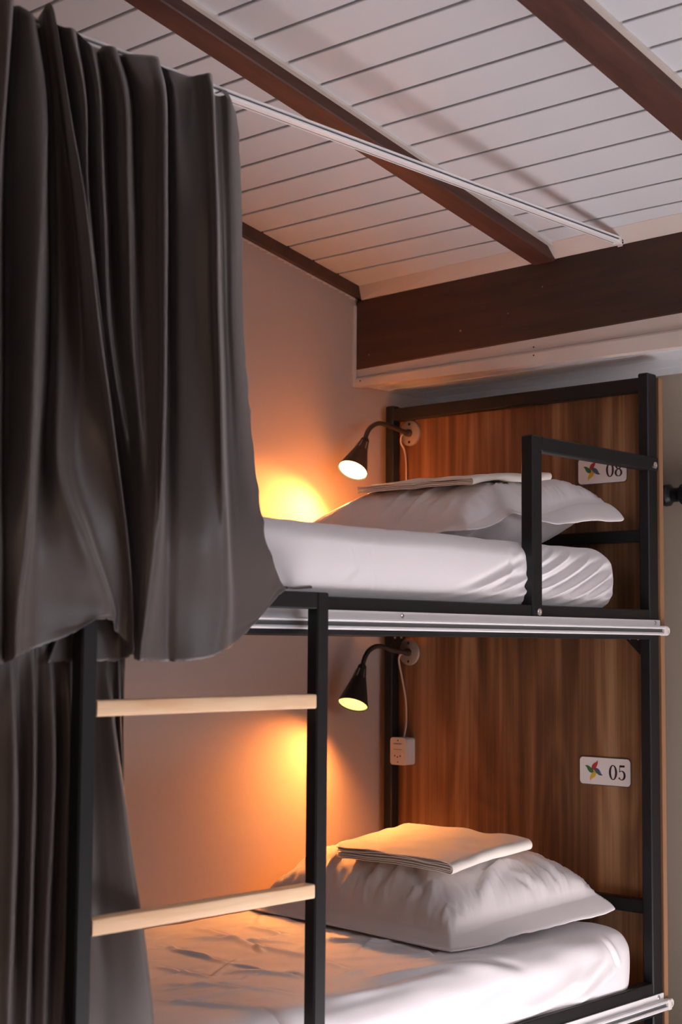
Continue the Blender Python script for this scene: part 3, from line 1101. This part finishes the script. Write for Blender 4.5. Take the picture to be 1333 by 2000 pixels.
def sign(x0, x1, z0, z1, text, label):
    t = thing('number_sign', ((x0 + x1) / 2, 0, z0), label, 'sign', 'number signs on the headboard')
    slab(rrect(x0 - .0022, x1 + .0022, z0 - .0022, z1 + .0022, .0115, 8), -.0022, -.0004).build('border', MT['edge2'], t, smooth=True)
    slab(rrect(x0, x1, z0, z1, .010, 8), -.0034, -.0023).build('plate', MT['signwhite'], t, smooth=True)
    y = -.0035
    h = z1 - z0; W = x1 - x0
    cx, cz_ = x0 + .285 * W, (z0 + z1) / 2 + .001
    R = .36 * h
    # pinwheel: four blades, each a curved leaf turned a quarter turn from the last
    for k, m in enumerate(('red', 'blue', 'yellow', 'green')):
        a0 = math.radians(82 - 90 * k)
        pts = []; ws = []
        for q in np.linspace(0, 1, 14):
            an = a0 + 1.0 * (.5 - q) * (1.1 - q) * 1.6 - .15
            rr2 = R * (.06 + 1.10 * q)
            pts.append((cx + rr2 * math.cos(an), cz_ + rr2 * math.sin(an)))
            ws.append(R * (.50 * math.sin(math.pi * min(1, q * .97 + .03) ** .62) + .01) * .8)
        s = stroke(pts, ws, y)
        s.build('pinwheel_blade', MT[m], t)
    for i, ch in enumerate(text):
        o = digit(ch, x0 + W * (.665 + .175 * i), (z0 + z1) / 2 - .001, h * .56, y).build('digit', MT['ink'], t)


MT['edge2'] = mat('sign_border', (.10, .07, .055), .5)
sign(.6745, .8265, .8945, .9635, '05', 'small white sign reading 05 with a pinwheel, on the lower headboard')
sign(.6745, .8225, 1.6800, 1.7480, '08', 'small white sign reading 08 with a pinwheel, behind the guard rail')

# ------------------------------------------------------------------ black pipe at the back wall
c = at(1312, 967, 'y', .245)
t = thing('wall_pipe', (c[0] + .3, .285, c[2]), 'black pipe with collar, mounted on the wall right of the headboard', 'pipe')
s = MB()
s.lathe([(0, .020), (.004, .0285), (.010, .0300), (.020, .0290), (.027, .0215), (.032, .0200)], (c[0] - .026, c[1], c[2]), (1, 0, 0), 32)
s.build('collar', BL, t, smooth=True)
s = MB(); s.lathe([(0, .0195), (.62, .0195)], (c[0] + .004, c[1], c[2]), (1, 0, 0), 28)
s.build('tube', BL, t, smooth=True)
s = MB(); s.lathe([(0, .0200), (.005, .0215), (.012, .029), (.022, .030), (.032, .029), (.036, .020)], (c[0] + .024, c[1], c[2]), (1, 0, 0), 32)
s.build('collar', BL, t, smooth=True)
for xx in (c[0] - .012, c[0] + .5):
    s = MB(); s.lathe([(0, .012), (.285 - c[1] - .001, .012)], (xx, c[1], c[2]), (0, 1, 0), 16)
    s.build('bracket', BL, t, smooth=True)

# ------------------------------------------------------------------ curtains
def curtain(cols, label, name, sub_u=9, sub_v=9, frill=None, thick=.0012):
    """cols: list of columns; a column = list of (px, py, X) from the top to the hem"""
    n = max(len(c) for c in cols)
    A = np.zeros((len(cols), n, 3))
    for i, c in enumerate(cols):
        for j, (px, py, X) in enumerate(c):
            A[i, j] = at(px, py, 'x', X)
    A = catgrid(A, 0, sub_u)
    A = catgrid(A, 1, sub_v)
    nz = mknoise(7, 9)
    A[..., 0] += .0018 * nz(A[..., 1] * 2, A[..., 2] * .6)
    if frill: frill(A)
    s = MB(); s.grid(A)
    c = A.reshape(-1, 3).mean(0)
    o = s.build(name, MT['curtain'], smooth='all', origin=(float(c[0]), float(c[1]), float(A[..., 2].min())))
    sm = o.modifiers.new('thickness', 'SOLIDIFY'); sm.thickness = thick; sm.offset = 0
    return tag(o, label, 'curtain', 'bunk curtains'), A


PY = [200, 400, 650, 900, 1050, 1180]


GAIN = [1, 1.45, 1.7, 1.7, 1.5, 1.15, 1, 1]


def colm(top, mids, hem, xs):
    pts = [top] + [m if isinstance(m, tuple) else (m, PY[i]) for i, m in enumerate(mids)] + [hem]
    if not isinstance(xs, (list, tuple)): xs = [xs] * 8
    return [(p[0], p[1], .955 + (x - .955) * g) for p, x, g in zip(pts, xs, GAIN)]


def ramp(a, b, c=None):      # X offsets from the top (a) over the middle (c) to the hem (b)
    c = (a + b) / 2 if c is None else c
    return [a, a * .6 + c * .4, c, c, c * .6 + b * .4, b, b, b]


up = [
    colm((-190, -70), [-190, -190, -190, -190, -190, -190], (-190, 1330), ramp(.90, .99)),
    colm((-110, -60), [-115, -120, -120, -120, -120, -120], (-120, 1320), ramp(.97, 1.03, 1.01)),
    colm((-60, -40), [-60, -60, -60, -60, -60, -60], (-60, 1315), ramp(.91, .99, .95)),
    colm((0, -30), [-4, -14, -24, -30, -30, -30], (-30, 1300), ramp(.99, 1.02, 1.02)),
    colm((25, -20), [9, -4, -14, -18, -18, -20], (-18, 1300), ramp(1.0, 1.03, 1.03)),
    colm((24, 10), [12, 4, 6, 5, 5, 6], (4, 1296), ramp(.92, .99, .94)),
    colm((38, 12), [30, 24, 22, 20, 16, 14], (14, 1294), ramp(.945, 1.00, .965)),
    colm((60, 26), [82, 80, 70, 62, 52, 34], (30, 1284), ramp(.965, 1.02, .995)),
    colm((66, 34), [91, 88, 78, 70, 62, 46], (42, 1278), ramp(.93, 1.01, .975)),
    colm((72, 38), [92, 94, 96, 82, 76, 74], (72, 1264), ramp(.905, .995, .925)),
    colm((82, 24), [102, 108, 110, 104, 128, 158], (140, 1238), ramp(.93, 1.01, .95)),
    colm((88, 12), [112, 120, 128, 116, 160, 204], (186, 1212), ramp(.935, 1.02, .955)),
    colm((92, 8), [118, 132, 146, 132, 174, 218], (219, 1212), ramp(.94, 1.01, .955)),
    colm((97, 6), [124, 146, 164, 158, 188, 226], (226, 1232), ramp(.95, .995, .960)),
    colm((102, 12), [130, 158, 184, 214, 238, 250], (246, 1255), ramp(.965, 1.005, .985)),
    colm((107, 30), [134, 168, 196, 230, 248, 258], (262, 1271), ramp(.975, 1.02, 1.0)),
    colm((108, 34), [135, 168, 196, 224, 238, 240], (232, 1290), ramp(.945, .975, .955)),
    colm((109, 38), [135, 167, 195, 216, 208, 176], (150, 1293), ramp(.935, .948, .94)),
    colm((109, 40), [135, 167, 195, 212, 196, 140], (92, 1295), ramp(.932, .946, .936)),
    colm((109, 42), [135, 167, 195, 214, 204, 170], (140, 1292), ramp(.928, .941, .930)),
    colm((110, 44), [136, 168, 196, 222, 236, 240], (236, 1288), ramp(.924, .950, .930)),
    colm((110, 46), [136, 168, 196, 228, 248, 258], (262, 1280), ramp(.92, .985, .925)),
    colm((124, 52), [152, 169, 198, 231, 250, 259], (263, 1285), [.945, .955, .95, .94, .935, .955, .988, .988]),
    colm((142, 55), [168, 173, 200, 235, 253, 261], (264, 1287), [.965, .985, .975, .953, .942, .962, .991, .991]),
    colm((150, 62), [171, 177, 203, 240, 256, 262], (265, 1288), [.915, .93, .94, .945, .948, .968, .994, .994]),
    colm((165, 76), [186, 192, 208, 246, 259, 264], (266, 1288), [.94, .955, .955, .955, .955, .974, .997, .997]),
    colm((182, 92), [197, 204, 214, 252, 262, 266], (267, 1289), [.96, .98, .975, .96, .960, .980, 1.0, 1.0]),
    colm((190, 101), [202, 210, 222, 259, 266, 268], (268, 1289), [.91, .925, .935, .948, .965, .986, 1.003, 1.003]),
    colm((203, 90), [226, 230, 238, 267, 271, 271], (269, 1290), [.94, .955, .955, .958, .972, .992, 1.006, 1.006]),
    colm((224, 92), [248, 252, 258, 277, 277, 274], (270, 1290), [.958, .985, .985, .975, .980, .998, 1.010, 1.010]),
    colm((232, 107), [256, 263, 271, 287, 284, 278], (271, 1291), [.92, .94, .955, .968, .985, 1.004, 1.014, 1.014]),
    colm((246, 106), [276, 280, 288, 298, 292, 282], (272, 1291), [.945, .965, .970, .978, .992, 1.010, 1.018, 1.018]),
    colm((280, 108), [304, 306, 309, 309, 302, 288], (275, 1292), [.958, .985, .985, .990, 1.0, 1.016, 1.022, 1.022]),
    colm((306, 112), [324, 325, 324, 320, 312, 297], (286, 1292), [.968, .995, .998, 1.0, 1.005, 1.014, 1.020, 1.018]),
    colm((312, 128), [326, 328, 328, 326, 324, 320], (322, 1293), ramp(.915, .995, .94)),
    colm((330, 138), [342, 346, 350, 352, 352, 350], (346, 1293), ramp(.935, 1.005, .955)),
    colm((366, 150), [374, 380, 386, 392, 396, 398], (384, 1289), ramp(.925, 1.02, .968)),
    colm((390, 146), [400, 408, 414, 420, 424, 428], (412, 1284), ramp(.945, 1.025, .98)),
    colm((409, 143), [418, 425, 430, 438, 443, 446], (438, 1272), ramp(.965, 1.025, .995)),
    colm((414, 150), [419, 427, 433, 441, 448, 456], (454, 1262), ramp(.915, .995, .935)),
    colm((420, 180), [430, 438, 443, 454, 464, 478], (478, 1240), ramp(.91, .992, .93)),
    colm((434, 178), [448, 455, 459, 474, 488, 510], (504, 1212), ramp(.925, .992, .935)),
    colm((448, 196), [(462, 236), 470, 475, 495, 515, (540, 1128)], (540, 1168), ramp(.915, .990, .925)),
    colm((450, 204), [(464, 242), 471, 476, 497, 517, (550, 1136)], (560, 1150), ramp(.91, .988, .922)),
]


def frill_up(A):
    # ruffled side hem and stitched bottom hem
    z = A[..., 2]
    nu = A.shape[0]
    k = np.exp(-np.arange(nu)[::-1] / 5.)[:, None]
    A[..., 0] += .0035 * k * np.sin(z * 95) * np.clip((2.1 - z) * 3, 0, 1)
    A[..., 1] += .0020 * k * np.sin(z * 120 + 1)
    # hem seam
    nv = A.shape[1]
    hem = np.exp(-((np.arange(nv) - (nv - 5)) / 1.2) ** 2)[None, :]
    A[..., 0] -= .0012 * hem
    jag = mknoise(8, 60)
    A[:, -1, 2] += .0016 * jag(A[:, -1, 1] * 2, 0.) + .002 * np.abs(jag(A[:, -1, 1] * 4, 3.)) * (A[:, -1, 2] < 1.25)


cu, A_up = curtain(up, 'charcoal curtain of the upper bunk hanging from the ceiling track', 'curtain', 9, 12, frill_up)
# corner of the hem lying on the ladder's top bar
s = MB()
tip = [at(556, 1147, 'x', .975), at(575, 1148, 'x', .972), at(592, 1147, 'x', .969), at(608, 1146, 'x', .966)]
P = []
for i, p in enumerate(catmull(tip, 5)):
    wd_ = .0075 * (1 - i / 22)
    P.append([(p[0] - wd_, p[1], max(p[2] - .001, 1.3502)), (p[0] + wd_, p[1], max(p[2] - .003, 1.3498)), (p[0] + wd_, p[1], max(p[2] + .001, 1.3515)), (p[0] - wd_, p[1], max(p[2] + .003, 1.352))])
P = np.array(P); s.grid(P, close_v=True); s.add(P[0], [(0, 1, 2, 3)]); s.add(P[-1], [(3, 2, 1, 0)])
s.build('hem_corner', MT['curtain'], None)
hc = bpy.data.objects['hem_corner']
hc.parent = cu
hc.matrix_parent_inverse = Matrix.Translation(cu.location).inverted()

LY = [1450, 1620, 1820, 2000, 2300]


def lcol(xt, mids, xb, Xs):
    pts = [(xt, 1226)] + [(m, LY[i]) for i, m in enumerate(mids)] + [(xb, 2640)]
    X = [.925] + [Xs] * 3 + [.934 + (Xs - .92) * .55, .937 + (Xs - .92) * .5, .937 + (Xs - .92) * .5]
    return [(p[0], p[1], x) for p, x in zip(pts, X)]


RG, VA = .950, .920
low = [lcol(-160, [-160, -160, -160, -160, -160], -160, VA)]
for (xr_, dx) in ((-120, 0), (-70, 0), (-32, 0)):
    low.append(lcol(xr_ - 14, [xr_ - 14] * 5, xr_ - 14, RG)); low.append(lcol(xr_, [xr_] * 5, xr_, .93)); low.append(lcol(xr_ + 4, [xr_ + 4] * 5, xr_ + 4, VA))
low += [
    lcol(4, [8, 8, 4, 0, 0], 0, .940), lcol(24, [29, 30, 26, 18, 10], 4, .952), lcol(30, [33, 36, 31, 23, 14], 8, VA),
    lcol(46, [50, 48, 44, 38, 30], 20, .930), lcol(66, [67, 64, 60, 52, 42], 30, .950), lcol(70, [71, 70, 66, 58, 46], 34, VA),
    lcol(84, [88, 86, 78, 72, 62], 50, .938), lcol(99, [106, 104, 94, 86, 74], 60, .952), lcol(104, [109, 106, 98, 90, 78], 64, VA),
    lcol(118, [122, 118, 112, 104, 94], 84, .935), lcol(136, [138, 134, 130, 122, 112], 100, .952), lcol(140, [142, 140, 136, 130, 120], 110, VA),
    lcol(160, [168, 176, 184, 190, 196], 204, .915), lcol(186, [196, 208, 222, 232, 240], 250, .930),
    lcol(200, [218, 238, 262, 276, 286], 300, .947), lcol(205, [226, 250, 278, 296, 312], 330, .950),
    lcol(208, [228, 252, 281, 299, 316], 334, .935), lcol(214, [228, 246, 272, 288, 300], 316, VA),
    lcol(226, [232, 242, 262, 276, 288], 300, .930), lcol(231, [236, 243, 260, 272, 284], 296, .940), lcol(234, [237, 242, 258, 270, 280], 292, VA),
    lcol(246, [240, 243, 258, 270, 280], 292, .925), lcol(248, [240, 243, 258, 270, 280], 292, .905),
]
curtain(low, 'charcoal curtain of the lower bunk hanging behind the ladder', 'curtain', 8, 12)
